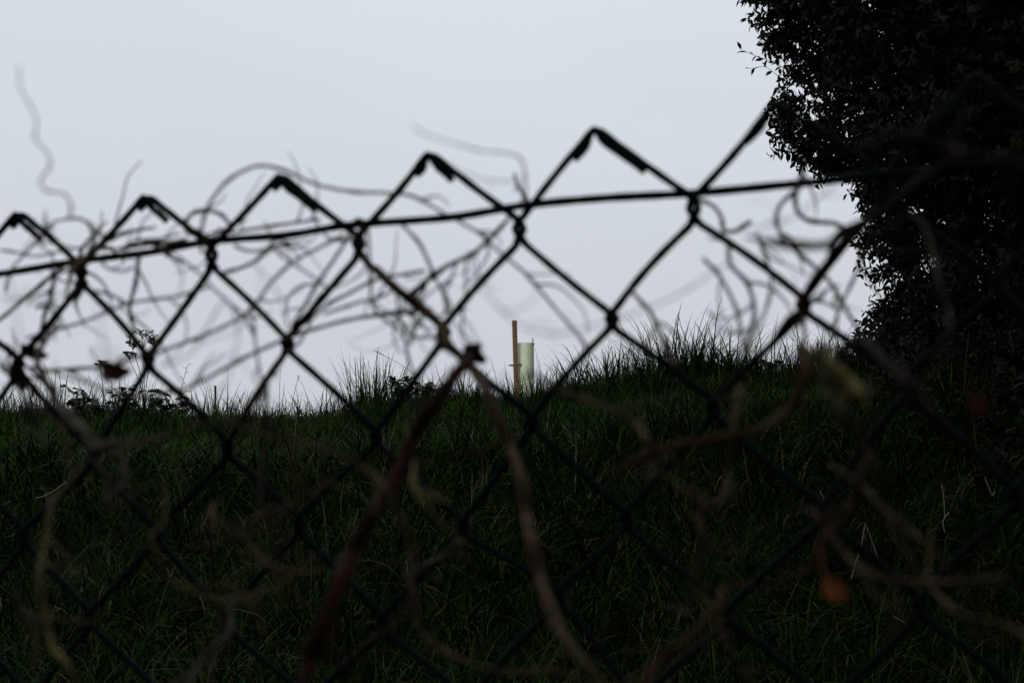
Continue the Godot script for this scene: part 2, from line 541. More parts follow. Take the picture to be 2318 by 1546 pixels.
func build_tree() -> void:
	var foot := at(2760, 960, 8.6)
	foot.y = ground_y(foot.x, -foot.z)
	var tree := thing("evergreen_tree", "big dark evergreen tree with small pointed leaves at the right of the ridge", "tree", foot)
	var st := begin()
	var top := at(2700, -900, 8.5) - foot
	var p := spline(PackedVector3Array([Vector3(0, -0.1, 0), Vector3(-0.05, 0.8, 0.03), Vector3(0.02, 2.0, 0), top]), 6)
	var rr := PackedFloat32Array()
	for i in p.size():
		rr.append(lerpf(0.16, 0.05, float(i) / (p.size() - 1)))
	tube_into(st, p, rr, 12)
	part("trunk", st.commit(), M.bark, tree)
	var limb_ends := [[1900, 120, 8.3], [1960, 330, 8.0], [2060, 520, 8.5], [2100, 700, 8.2], [1960, -150, 8.4], [2200, 300, 7.7], [2250, 600, 9.0], [2080, 780, 8.2]]
	for e in limb_ends:
		var b: Vector3 = at(e[0], e[1], e[2]) - foot
		var a: Vector3 = Vector3(0, maxf(0.25, b.y * 0.55), 0)
		st = begin()
		p = spline(PackedVector3Array([a, a.lerp(b, 0.4) + Vector3(0, 0.12, 0.05), a.lerp(b, 0.75) + Vector3(0, 0.06, -0.04), b]), 6)
		rr = PackedFloat32Array()
		for i in p.size():
			rr.append(lerpf(0.045, 0.004, float(i) / (p.size() - 1)))
		tube_into(st, p, rr, 7)
		part("branch", st.commit(), M.bark, tree)
	# the crown: leafy sprays through its volume, thinner and more open towards its edge, with unseen extra ones added for shade
	var r := RandomNumberGenerator.new()
	r.seed = 33
	var gaps := FastNoiseLite.new()
	gaps.seed = 5
	gaps.frequency = 1.0
	var kinds := []
	var places := []
	for k in 5:
		kinds.append(spray(400 + k))
		places.append([])
	var n := 0
	while n < 19000:
		var py := r.randf_range(-560, 960)
		var px := r.randf_range(1560, 2450) if n < 12500 else r.randf_range(2450, 3600)
		var s := px - crown_edge(py)
		if s < 0.0: continue
		if s < 120.0 and r.randf() > 0.50 + s / 240.0: continue
		var dz := minf(1.5, 0.10 + 0.0042 * s)
		var z := 8.35 + r.randf_range(-1.0, 1.0) * dz if n < 13200 else r.randf_range(2.8, 8.5)  # the last ones hang unseen nearer the viewer, added to shade the bank
		var pos := at(px, py, z)
		if pos.y < ground_y(pos.x, -pos.z) + 0.02: continue
		if gaps.get_noise_3d(pos.x * 2.6, pos.y * 2.6, pos.z * 2.6) < (-0.10 if s < 200.0 else -0.3 if s < 330.0 else -0.6): continue
		n += 1
		var out := Vector3(-0.9 if s < 250.0 else r.randf_range(-1, 1), r.randf_range(-0.7, 0.7), r.randf_range(-1, 1) + (0.3 if z < 8.3 else -0.3))
		var b := leaf_frame(out, r.randf() * TAU)
		var sc := r.randf_range(0.8, 1.15)
		places[r.randi() % 5].append(Transform3D(b.scaled(Vector3.ONE * sc), pos - foot))
	var crown := Node3D.new()
	crown.name = "crown"
	tree.add_child(crown)
	tag(crown, "", "", "", "stuff")
	for k in 5:
		var mm := MultiMesh.new()
		mm.transform_format = MultiMesh.TRANSFORM_3D
		mm.mesh = kinds[k]
		mm.instance_count = places[k].size()
		for i in places[k].size():
			mm.set_instance_transform(i, places[k][i])
		var o := MultiMeshInstance3D.new()
		o.name = "leaves"
		o.multimesh = mm
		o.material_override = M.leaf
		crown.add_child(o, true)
		tag(o, "", "", "", "stuff")
	added_undergrowth(r)
	# the twigs that stick out of the crown, each leaf its own piece
	var lm := [leaf_mesh(0.052, 0.024, 0.3, 0.1), leaf_mesh(0.046, 0.021, 0.35, 0.25), leaf_mesh(0.058, 0.023, 0.3, 0.05)]
	twig(tree, foot, lm, r, 8.2, 12, [1795, 165, 1750, 140, 1715, 128, 1678, 112])
	twig(tree, foot, lm, r, 8.3, 9, [1830, 200, 1780, 185, 1735, 152, 1700, 156])
	twig(tree, foot, lm, r, 8.2, 13, [1800, 120, 1770, 100, 1745, 98, 1720, 92])
	twig(tree, foot, lm, r, 8.3, 10, [1770, 60, 1730, 42, 1705, 34, 1690, 44])
	twig(tree, foot, lm, r, 8.3, 9, [1760, 20, 1725, 5, 1700, -5, 1692, 4])
	twig(tree, foot, lm, r, 8.2, 11, [1830, 245, 1795, 235, 1770, 232, 1752, 230])
	twig(tree, foot, lm, r, 8.3, 10, [1830, 280, 1800, 270, 1778, 280, 1760, 285])
	twig(tree, foot, lm, r, 8.2, 10, [1840, 330, 1815, 318, 1790, 322, 1768, 325])
	twig(tree, foot, lm, r, 8.2, 9, [1870, 340, 1845, 345, 1822, 358, 1812, 365])
	twig(tree, foot, lm, r, 8.2, 10, [1920, 385, 1885, 378, 1860, 385, 1843, 395])
	twig(tree, foot, lm, r, 8.2, 9, [2020, 420, 1985, 412, 1960, 415, 1945, 418])
	twig(tree, foot, lm, r, 8.2, 8, [2030, 455, 2000, 450, 1985, 458, 1975, 466])
	twig(tree, foot, lm, r, 8.2, 9, [2040, 490, 2005, 478, 1980, 482, 1955, 484])
	twig(tree, foot, lm, r, 8.2, 9, [2020, 560, 1990, 555, 1970, 562, 1955, 568])
	twig(tree, foot, lm, r, 8.2, 9, [2035, 600, 2010, 604, 1990, 612, 1970, 622])
	twig(tree, foot, lm, r, 8.2, 9, [2045, 650, 2015, 648, 1998, 655, 1985, 668])
	twig(tree, foot, lm, r, 8.2, 9, [2050, 680, 2020, 676, 2000, 680, 1985, 688])
	twig(tree, foot, lm, r, 8.1, 10, [2030, 730, 1995, 722, 1970, 726, 1948, 744])
	twig(tree, foot, lm, r, 8.1, 12, [2020, 765, 1980, 752, 1955, 760, 1938, 768])
	twig(tree, foot, lm, r, 8.1, 11, [2030, 795, 1995, 780, 1970, 785, 1950, 780])
	twig(tree, foot, lm, r, 8.1, 9, [2070, 815, 2030, 802, 2005, 805, 1985, 798])

# low dark evergreen shoots added to darken the shaded bank at the foot of the tree
func added_undergrowth(r: RandomNumberGenerator) -> void:
	var foot := at(2230, 900, 7.4)
	foot.y = ground_y(foot.x, -foot.z)
	var o := thing("added_undergrowth", "low dark leafy shoots added to darken the shaded bank below the evergreen tree", "added_undergrowth", foot)
	var st := begin()
	for k in 14:
		var x := r.randf_range(-0.5, 0.9)
		var z := r.randf_range(-0.7, 0.7)
		var p := PackedVector3Array([Vector3(x, -0.1, z), Vector3(x + r.randf_range(-0.05, 0.05), 0.12, z + 0.03), Vector3(x + r.randf_range(-0.1, 0.1), 0.26, z + 0.05)])
		tube_into(st, p, PackedFloat32Array([0.005, 0.004, 0.002]), 5)
	tag(part("stems", st.commit(), M.bark, o), "", "", "", "stuff")
	var mm := MultiMesh.new()
	mm.transform_format = MultiMesh.TRANSFORM_3D
	mm.mesh = spray(950)
	mm.instance_count = 1500
	for i in 1500:
		var q := Vector3(r.randf_range(-0.75, 1.4), 0, r.randf_range(-1.1, 1.3))
		q.x += 0.25 * absf(q.z)
		var w := foot + q
		var tall := 0.26 * smoothstep(-0.75, -0.1, q.x)
		q.y = ground_y(w.x, -w.z) - foot.y + r.randf_range(0.0, 1.0) * tall
		mm.set_instance_transform(i, Transform3D(leaf_frame(Vector3(r.randf_range(-1, 1), r.randf_range(0.1, 1.2), r.randf_range(-0.4, 1)), r.randf() * TAU).scaled(Vector3.ONE * r.randf_range(0.6, 0.95)), q))
	var f := MultiMeshInstance3D.new()
	f.name = "leaves"
	f.multimesh = mm
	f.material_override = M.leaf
	o.add_child(f, true)
	tag(f, "", "", "", "stuff")

func twig(tree: Node3D, foot: Vector3, lm: Array, r: RandomNumberGenerator, z: float, n: int, px: Array) -> void:
	var p := PackedVector3Array()
	for i in px.size() / 2:
		p.append(at(px[2 * i], px[2 * i + 1], z + r.randf_range(-0.06, 0.06)) - foot)
	p = spline(p, 4)
	var st := begin()
	var rr := PackedFloat32Array()
	for i in p.size():
		rr.append(lerpf(0.0024, 0.0009, float(i) / (p.size() - 1)))
	tube_into(st, p, rr, 5)
	var tw := part("twig", st.commit(), M.bark, tree)
	for i in n:
		var t := (0.12 + 0.88 * float(i) / (n - 1)) * (p.size() - 1)
		var k := mini(int(t), p.size() - 2)
		var base := p[k].lerp(p[k + 1], t - k)
		var fwd := (p[k + 1] - p[k]).normalized()
		var a := i * 2.3 + r.randf_range(-0.6, 0.6)
		var side := fwd.cross(Vector3(0, 0, 1)).normalized()
		var dir := fwd * r.randf_range(0.3, 1.0) + side * cos(a) + Vector3(0, 0, 0.6) * sin(a) + Vector3(0, -0.25, 0)
		var o := part("leaf", lm[r.randi() % 3], M.leaf, tw)
		o.transform = Transform3D(leaf_frame(dir, r.randf_range(-1.0, 1.0)), base)

# a tall leafy screen added unseen behind the viewer: it keeps the light of the sky off the near side of the fence
func build_added_hedge() -> void:
	var o := thing("added_hedge", "tall dark evergreen screen leaning over the path, added unseen to shade the fence", "added_hedge", Vector3(0, 0, 2.2))
	var r := RandomNumberGenerator.new()
	r.seed = 91
	for k in 9:
		var x := -6.0 + 1.5 * k
		var st := begin()
		var p := spline(PackedVector3Array([Vector3(x, -0.1, 0.4), Vector3(x + 0.1, 1.8, 0.5), Vector3(x - 0.05, 4.6, -0.3), Vector3(x + 0.05, 6.6, -1.3)]), 5)
		tube_into(st, p, flat_radii(p.size(), 0.06), 8)
		part("trunk", st.commit(), M.bark, o)
	var mm := MultiMesh.new()
	mm.transform_format = MultiMesh.TRANSFORM_3D
	mm.mesh = spray(900)
	mm.instance_count = 15000
	for i in 15000:
		var y := r.randf_range(0.1, 7.2)
		var q := Vector3(r.randf_range(-8, 8), y, r.randf_range(-0.55, 0.8) * (1.0 - 0.05 * y) - 0.035 * y * y)
		mm.set_instance_transform(i, Transform3D(leaf_frame(Vector3(r.randf_range(-1, 1), r.randf_range(-0.4, 1), -0.8), r.randf() * TAU).scaled(Vector3.ONE * 1.8), q))
	var f := MultiMeshInstance3D.new()
	f.name = "leaves"
	f.multimesh = mm
	f.material_override = M.leaf
	o.add_child(f, true)
	tag(f, "", "", "", "stuff")

# ------------------------------------------------------------------ stake and tree guard
func build_stake_and_guard() -> void:
	var z := 8.35
	var foot := at(1170, 918, z)
	var top := at(1164.5, 725, z)
	var wood := mat(Color.WHITE, 0.8, 0.25)
	grain(wood, Color(0.13, 0.082, 0.042), Color(0.30, 0.195, 0.108), 0.05, 6.0, 0.6, 40)
	wood.uv1_scale = Vector3(40, 3, 40)
	var stake := thing("wooden_stake", "square brown wooden stake standing on the ridge beside the pale tree guard", "stake", foot)
	var st := begin()
	var h := (top - foot).length()
	var prof := [[0.0135, -0.25], [0.0135, h - 0.004], [0.0110, h]]
	var c := 0.003
	var rings := []
	for q in prof:
		var w: float = q[0]
		rings.append([Vector3(-w + c, q[1], w), Vector3(w - c, q[1], w), Vector3(w, q[1], w - c), Vector3(w, q[1], -w + c), Vector3(w - c, q[1], -w), Vector3(-w + c, q[1], -w), Vector3(-w, q[1], -w + c), Vector3(-w, q[1], w - c)])
	st.set_smooth_group(-1)
	for i in 2:
		for k in 8:
			var a: Vector3 = rings[i][k]
			var b: Vector3 = rings[i][(k + 1) % 8]
			var a2: Vector3 = rings[i + 1][k]
			var b2: Vector3 = rings[i + 1][(k + 1) % 8]
			for v in [a, a2, b, b, a2, b2]: st.add_vertex(v)
	for k in 8:
		for v in [Vector3(0, h, 0), rings[2][(k + 1) % 8], rings[2][k]]: st.add_vertex(v)
	st.generate_normals()
	var body := part("post", st.commit(), wood, stake)
	body.quaternion = Quaternion(Vector3.UP, (top - foot).normalized()) * Quaternion(Vector3.UP, 0.12)
	# the tube: a thin walled open cylinder with a rolled rim
	var gf := at(1192, 918, z + 0.02)
	var gt := at(1190, 777, z + 0.02)
	var gh := (gt - gf).length()
	var plastic := mat(Color.WHITE, 0.45, 0.4)
	grain(plastic, Color(0.68, 0.79, 0.57), Color(0.80, 0.89, 0.69), 0.02, 5.0, 0.15, 41)
	plastic.backlight_enabled = true
	plastic.backlight = Color(0.36, 0.4, 0.33)
	var guard := thing("tree_guard", "pale green plastic tree guard tube beside the wooden stake on the ridge", "tree guard", gf)
	st = begin()
	var sec := [[0.048, -0.3], [0.048, gh * 0.3], [0.0475, gh * 0.6], [0.048, gh - 0.035], [0.0495, gh - 0.012], [0.0525, gh - 0.002], [0.0515, gh + 0.001], [0.0480, gh - 0.010], [0.0462, gh - 0.035], [0.0460, -0.3]]
	var sides := 32
	for i in sec.size() - 1:
		for k in sides:
			var a0 := TAU * k / sides
			var a1 := TAU * (k + 1) / sides
			var d0 := Vector3(cos(a0), 0, sin(a0))
			var d1 := Vector3(cos(a1), 0, sin(a1))
			var s := 1.0 if i < 6 else -1.0
			var p00: Vector3 = d0 * sec[i][0] + Vector3.UP * sec[i][1]
			var p01: Vector3 = d1 * sec[i][0] + Vector3.UP * sec[i][1]
			var p10: Vector3 = d0 * sec[i + 1][0] + Vector3.UP * sec[i + 1][1]
			var p11: Vector3 = d1 * sec[i + 1][0] + Vector3.UP * sec[i + 1][1]
			tri(st, p00, d0 * s, p01, d1 * s, p10, d0 * s)
			tri(st, p01, d1 * s, p11, d1 * s, p10, d0 * s)
	var tube := part("tube", st.commit(), plastic, guard)
	tube.rotation.z = 0.012
	# the tie round the stake, in at the tube
	st = begin()
	var ring := PackedVector3Array()
	var tie_y := (at(1167, 826, z) - gf).y
	var sx := (at(1167, 826, z) - gf).x
	for k in 17:
		var a := TAU * k / 16.0
		ring.append(Vector3(sx + 0.006 + 0.030 * signf(cos(a)) * pow(absf(cos(a)), 0.6), tie_y + 0.003 * cos(a), 0.022 + 0.024 * signf(sin(a)) * pow(absf(sin(a)), 0.6)))
	tube_into(st, ring, flat_radii(17, 0.0045), 6)
	tube_into(st, PackedVector3Array([Vector3(sx - 0.022, tie_y, 0.03), Vector3(sx - 0.040, tie_y - 0.004, 0.034)]), flat_radii(2, 0.004), 6)
	part("cable_tie", st.commit(), mat(Color(0.012, 0.012, 0.013), 0.5), guard)
	# the shoot of the sapling that looks over the rim
	var sap := thing("sapling", "tip of a young sapling peeking over the rim of the tree guard", "sapling", gf + Vector3(0.034, 0, 0.0))
	st = begin()
	var tip := at(1206, 766, z + 0.02) - sap.position
	tube_into(st, PackedVector3Array([Vector3(-0.02, -0.05, 0), tip * 0.5 + Vector3(-0.008, 0, 0), tip]), PackedFloat32Array([0.003, 0.0025, 0.0015]), 6)
	part("stem", st.commit(), M.seed, sap)
	for k in 7:
		st = begin()
		var a := k * 2.4
		leaf_into(st, Transform3D(leaf_frame(Vector3(cos(a), 1.1, sin(a)), 0.0), tip - Vector3(0, 0.004 + 0.006 * k, 0)), 0.015, 0.007, 0.3, 0.2)
		part("leaf", st.commit(), M.weed, sap)

# ------------------------------------------------------------------ weeds on the ridge
func build_weeds() -> void:
	umbel(325, 965, [[322, 752, 34], [292, 800, 14], [348, 770, 18], [300, 775, 16]], "dead umbel flower head, brown and dotted, against the sky behind the lower left fence knot")
	umbel(233, 955, [[226, 820, 12]], "small dead umbel on a thin stem behind the hanging brown leaf")
	umbel(1945, 870, [[1928, 778, 11]], "small dark umbel beside the evergreen tree's lowest leaves")
	umbel(1730, 870, [[1715, 816, 14], [1742, 822, 10]], "low spreading dead umbel on the ridge left of the evergreen tree")
	broad_weed(232, 925, 75, 46, 44, "broad-leaved green weed on the ridge at the left, below the hanging brown leaf")
	broad_weed(385, 912, 38, 50, 26, "smaller broad-leaved weed right of the dead umbel")
	broad_weed(950, 900, 66, 34, 40, "low leafy bramble clump on the ridge left of the stake")
	broad_weed(1770, 848, 120, 18, 36, "low leafy cover on the ridge before the evergreen tree")
	# thin weed with buds
	var foot := at(395, 925, 8.2)
	foot.y = ground_y(foot.x, -foot.z)
	var o := thing("thin_weed", "thin leaning weed with tiny buds right of the dead umbel", "weed", foot)
	var st := begin()
	var tip := at(423, 828, 8.2) - foot
	var p := spline(PackedVector3Array([Vector3.ZERO, tip * 0.5 + Vector3(-0.008, 0, 0), tip]), 6)
	tube_into(st, p, flat_radii(p.size(), 0.0016), 5)
	part("stem", st.commit(), M.seed, o)
	for k in 9:
		st = begin()
		var q := p[mini(4 + k, p.size() - 1)]
		var e := q + Vector3(0.018 if k % 2 == 0 else -0.016, 0.012, 0.006)
		tube_into(st, PackedVector3Array([q, q.lerp(e, 0.75), e]), PackedFloat32Array([0.001, 0.001, 0.003]), 5)
		part("bud", st.commit(), M.seed, o)
	# bent straws low on the bank
	straw([1950, 1245, 1958, 1195, 1962, 1190, 1988, 1262], 4.6, "pale straw bent into an upturned V, low on the dark bank at the right")
	straw([1928, 1310, 1940, 1268, 1946, 1255], 4.5, "short pale straw under the bent one")
	straw([2133, 1096, 2138, 1130, 2140, 1170], 5.2, "thin pale straw standing by the forked dry stem")
	straw([2231, 1080, 2242, 1110, 2248, 1121, 2254, 1112], 5.2, "small hooked pale straw at the right end of the bank")
	straw([2140, 1205, 2136, 1180, 2150, 1160], 5.0, "forked dry stem low on the right of the bank")
	straw([2024, 1395, 2050, 1410], 4.3, "short slanting pale straw at the bottom right")
	straw([1858, 1112, 1866, 1130], 5.0, "short pale straw above the reddish bramble")
	straw([80, 1128, 110, 1118, 150, 1090], 4.8, "yellow slanting straw low on the bank at the left")
	straw([2130, 930, 2115, 960, 2100, 985, 2084, 1010], 6.8, "pale broken stick leaning at the foot of the evergreen tree")

func straw(px: Array, z: float, label: String) -> void:
	var o := thing("dry_straw", label, "straw", at(px[0], px[1], z), "dry straws on the bank")
	var p := PackedVector3Array()
	for i in px.size() / 2:
		p.append(at(px[2 * i], px[2 * i + 1], z - 0.03) - o.position)
	var st := begin()
	var q := spline(p, 3)
	tube_into(st, q, flat_radii(q.size(), 0.0016 if z < 6.0 else 0.008), 6)
	part("stem", st.commit(), M.straw, o)

func umbel(px: float, py: float, heads: Array, label: String) -> void:
	var z := 8.2
	var foot := at(px, py, z)
	var o := thing("dead_umbel", label, "dead umbel", foot)
	var r := RandomNumberGenerator.new()
	r.seed = int(px)
	for hd in heads:
		var top := at(hd[0], hd[1] + hd[2] * 1.1, z + r.randf_range(-0.05, 0.05)) - foot
		var st := begin()
		var p := spline(PackedVector3Array([Vector3(0, -0.05, 0), Vector3(top.x * 0.2, top.y * 0.55, top.z * 0.3), top]), 6)
		var rr := PackedFloat32Array()
		for i in p.size(): rr.append(lerpf(0.0034, 0.0014, float(i) / (p.size() - 1)))
		tube_into(st, p, rr, 6)
		var stem := part("stem", st.commit(), M.seed, o)
		var size: float = hd[2] / FOCAL * z
		st = begin()
		for k in 22:
			var a := r.randf() * TAU
			var e := top + Vector3(cos(a) * size * r.randf_range(0.1, 1.0), size * r.randf_range(0.5, 1.2), sin(a) * size * r.randf_range(0.1, 0.9))
			tube_into(st, PackedVector3Array([top, top.lerp(e, 0.5) + Vector3(0, 0.15 * size, 0), e]), flat_radii(3, 0.0007), 4)
			for j in 5:
				var b := r.randf() * TAU
				var s := e + Vector3(cos(b) * size * 0.22, size * r.randf_range(0.02, 0.22), sin(b) * size * 0.22)
				tube_into(st, PackedVector3Array([e, s - Vector3(0, 0.003, 0), s, s + Vector3(0, 0.003, 0)]), PackedFloat32Array([0.0005, 0.002, 0.0034, 0.0015]), 5)
		var head := part("flower_head", st.commit(), M.seed, stem)
		tag(head, "", "", "", "stuff")

func broad_weed(px: float, py: float, wide: float, high: float, n: int, label: String) -> void:
	var z := 8.15
	var foot := at(px, py, z)
	foot.y = ground_y(foot.x, -foot.z)
	var o := thing("leafy_weed", label, "weed", foot)
	var r := RandomNumberGenerator.new()
	r.seed = int(px) + 3
	var lm := [leaf_mesh(0.055, 0.046, 0.2, 0.3), leaf_mesh(0.048, 0.040, 0.25, 0.2), leaf_mesh(0.065, 0.046, 0.2, 0.4)]
	var w := wide / FOCAL * z
	var h := (high + 30.0) / FOCAL * z
	for k in n / 2 + 2:
		var tip := Vector3(r.randf_range(-w, w), h * r.randf_range(0.3, 1.05), r.randf_range(-0.1, 0.12))
		var p := spline(PackedVector3Array([Vector3(tip.x * 0.5, -0.03, 0), Vector3(tip.x * 0.75, tip.y * 0.6, tip.z * 0.5), tip]), 4)
		var st := begin()
		tube_into(st, p, flat_radii(p.size(), 0.0018), 5)
		var s := part("stem", st.commit(), M.seed, o)
		for j in 5:
			var q := p[p.size() - 1 - j]
			var a := r.randf() * TAU
			var l := part("leaf", lm[r.randi() % 3], M.weed, s)
			l.transform = Transform3D(leaf_frame(Vector3(cos(a), r.randf_range(-0.3, 0.6), sin(a)), r.randf_range(-0.6, 0.6)), q)

# ------------------------------------------------------------------ fence
var fence_basis: Basis
var fence_at: Vector3
const CELL := 0.07
const ROW := 0.0367
const WIRE := 0.0015
# where crossings sit off the regular lattice, in photograph pixels: half column, row -> x, y
const NODES := {
	"0,0": [40, 495], "2,0": [330, 457], "4,0": [635, 411], "6,0": [973, 362], "8,0": [1350, 306], "10,0": [1757, 250], "12,0": [2216, 186],
	"1,1": [183, 622], "3,1": [478, 583], "5,1": [812, 556], "7,1": [1176, 522], "9,1": [1571, 474], "11,1": [2003, 425],
	"0,2": [40, 828], "2,2": [335, 818], "4,2": [650, 780], "6,2": [1005, 755], "8,2": [1386, 724], "10,2": [1820, 690],
	"1,3": [209, 1036], "3,3": [515, 1015], "5,3": [850, 990], "7,3": [1205, 955], "9,3": [1615, 925], "11,3": [2052, 876],
	"0,4": [54, 1215], "2,4": [353, 1208], "4,4": [676, 1188], "6,4": [1049, 1194], "8,4": [1420, 1178], "10,4": [1863, 1160],
	"1,5": [202, 1400], "3,5": [515, 1406], "5,5": [868, 1410], "7,5": [1265, 1350], "9,5": [1651, 1390]}

# where the ray of a pixel meets the plane of the fence
func on_fence(px: float, py: float) -> Vector3:
	var dir := (at(px, py, 1.0) - EYE).normalized()
	var n := fence_basis.z
	return EYE + dir * ((fence_at - EYE).dot(n) / dir.dot(n))

func knot(j: int, v: int) -> Vector3:
	var key := "%d,%d" % [j, v]
	if NODES.has(key):
		return on_fence(NODES[key][0], NODES[key][1])
	return fence_at + fence_basis * Vector3((j * 0.5 - 3.2) * CELL, -(v - 2.5) * ROW, 0)

func build_fence() -> void:
	var turn := Vector3(-0.05130861, -0.36411531, 0.07512223)
	fence_basis = cam_basis * Basis(turn.normalized(), turn.length())
	fence_at = EYE + cam_basis * Vector3(-0.01252314, -0.01479901, -0.56233241)
	var foot := fence_at
	foot.y = 0.0
	var fence := thing("chain_link_fence", "dark green plastic-coated chain-link fence overgrown with dead stems", "fence", foot)
	var ex := fence_basis.x
	var ey := fence_basis.y
	var nn := fence_basis.z
	var g := WIRE * 1.06
	var r := RandomNumberGenerator.new()
	r.seed = 77
	var last := 36          # rows down to the ground
	for j in range(-8, 20):
		# wire j runs between half columns j (its left crossings) and j + 1 (its right crossings)
		var p := PackedVector3Array()
		var rad := PackedFloat32Array()
		for v in range(0, last):
			var left := (j + v) % 2 == 0
			var c := j if left else j + 1
			var k := knot(c, v)
			if v == 0:
				if not left:
					# this wire comes up from the left, folds over the peak and runs back down the right leg
					var leg := knot(c + 1, 1) + ey * 0.0058 - k
					var tail: float = 0.40 + 0.16 * sin(c * 1.7)
					var dl := leg.normalized()
					var under := dl.cross(nn).normalized()
					if under.y > 0.0: under = -under
					var near_side := (EYE - k).normalized()
					p.append(k + leg * tail + under * g * 1.4 + near_side * g * 1.4)
					p.append(k + leg * tail * 0.86 + under * g * 1.1 + near_side * g * 1.7)
					p.append(k + leg * tail * 0.5 + under * g * 0.7 + near_side * g * 1.95)
					p.append(k + leg * 0.10 + under * g * 0.5 + near_side * g * 2.0)
					p.append(k + ey * g * 0.6 + ex * g * 0.8 + nn * g * 1.9)
					p.append(k + ey * g * 0.9 - ex * g * 0.9 + nn * g * 0.6)
				else:
					var leg := knot(c - 1, 1) + ey * 0.0058 - k
					var tail: float = 0.10 + 0.09 * maxf(0.0, c - 4.0) / 2.0
					var dl := leg.normalized()
					var under := nn.cross(dl).normalized()
					if under.y > 0.0: under = -under
					var near_side := (EYE - k).normalized()
					p.append(k + leg * tail + under * g * 0.3 + near_side * g * 1.9)
					p.append(k + leg * tail * 0.5 + under * g * 0.3 + near_side * g * 2.0)
					p.append(k - ex * g * 1.6 + ey * g * 0.9 - nn * g * 0.9)
					p.append(k + ex * g * 0.9 + ey * g * 0.9 - nn * g * 1.2)
			else:
				var h := (0.0058 if v == 1 else 0.0044) + r.randf_range(-0.0004, 0.0006)
				# straight run, very slightly bowed, from the crossing above
				var start := p[p.size() - 1]
				var t0 := 0.0 if left else PI
				var entry := k + ey * h + (ex * cos(t0) + nn * sin(t0)) * g * 1.3
				var bow := ex * r.randf_range(-0.0015, 0.0015) + nn * r.randf_range(-0.0006, 0.0006)
				for q in [0.2, 0.4, 0.6, 0.8]:
					p.append(start.lerp(entry, q) + bow * sin(q * PI))
				for q in 9:
					var a: float = t0 + TAU * q / 8.0
					var wide := 1.3 if q == 0 or q == 8 else 1.0
					p.append(k + ey * h * (1.0 - q / 4.0) + (ex * cos(a) + nn * sin(a)) * g * wide)
		p = spline(p, 3)
		for i in p.size():
			p[i] -= foot
			rad.append(WIRE * (1.0 + 0.05 * sin(i * 1.3 + j)))
		var st := begin()
		tube_into(st, p, rad, 8)
		part("mesh_wire", st.commit(), M.wire, fence)
	# the line wire threaded along under the peaks
	var lw := PackedVector3Array()
	for q in [[-700, 706], [-300, 660], [0, 623], [180, 594], [330, 569], [480, 549], [640, 530], [800, 512], [1010, 490], [1200, 467], [1380, 451], [1560, 435], [1800, 413], [2000, 399], [2330, 368], [2900, 320]]:
		lw.append(on_fence(q[0], q[1]) + nn * (g * 2.3 if int(q[0]) % 400 < 200 else -g * 2.2))
	lw = spline(lw, 8)
	var rad2 := PackedFloat32Array()
	for i in lw.size():
		lw[i] -= foot
		rad2.append(WIRE * 1.08 * (1.0 + 0.04 * sin(i * 2.1) + 0.03 * sin(i * 0.7)))
	var st := begin()
	tube_into(st, lw, rad2, 8)
	part("line_wire", st.commit(), M.wire, fence)

# ------------------------------------------------------------------ dead stems and tendrils
# one stem: its look, its label, width in photograph pixels at start and end, distances at start and end, and the pixels it passes
var closer := 1.0

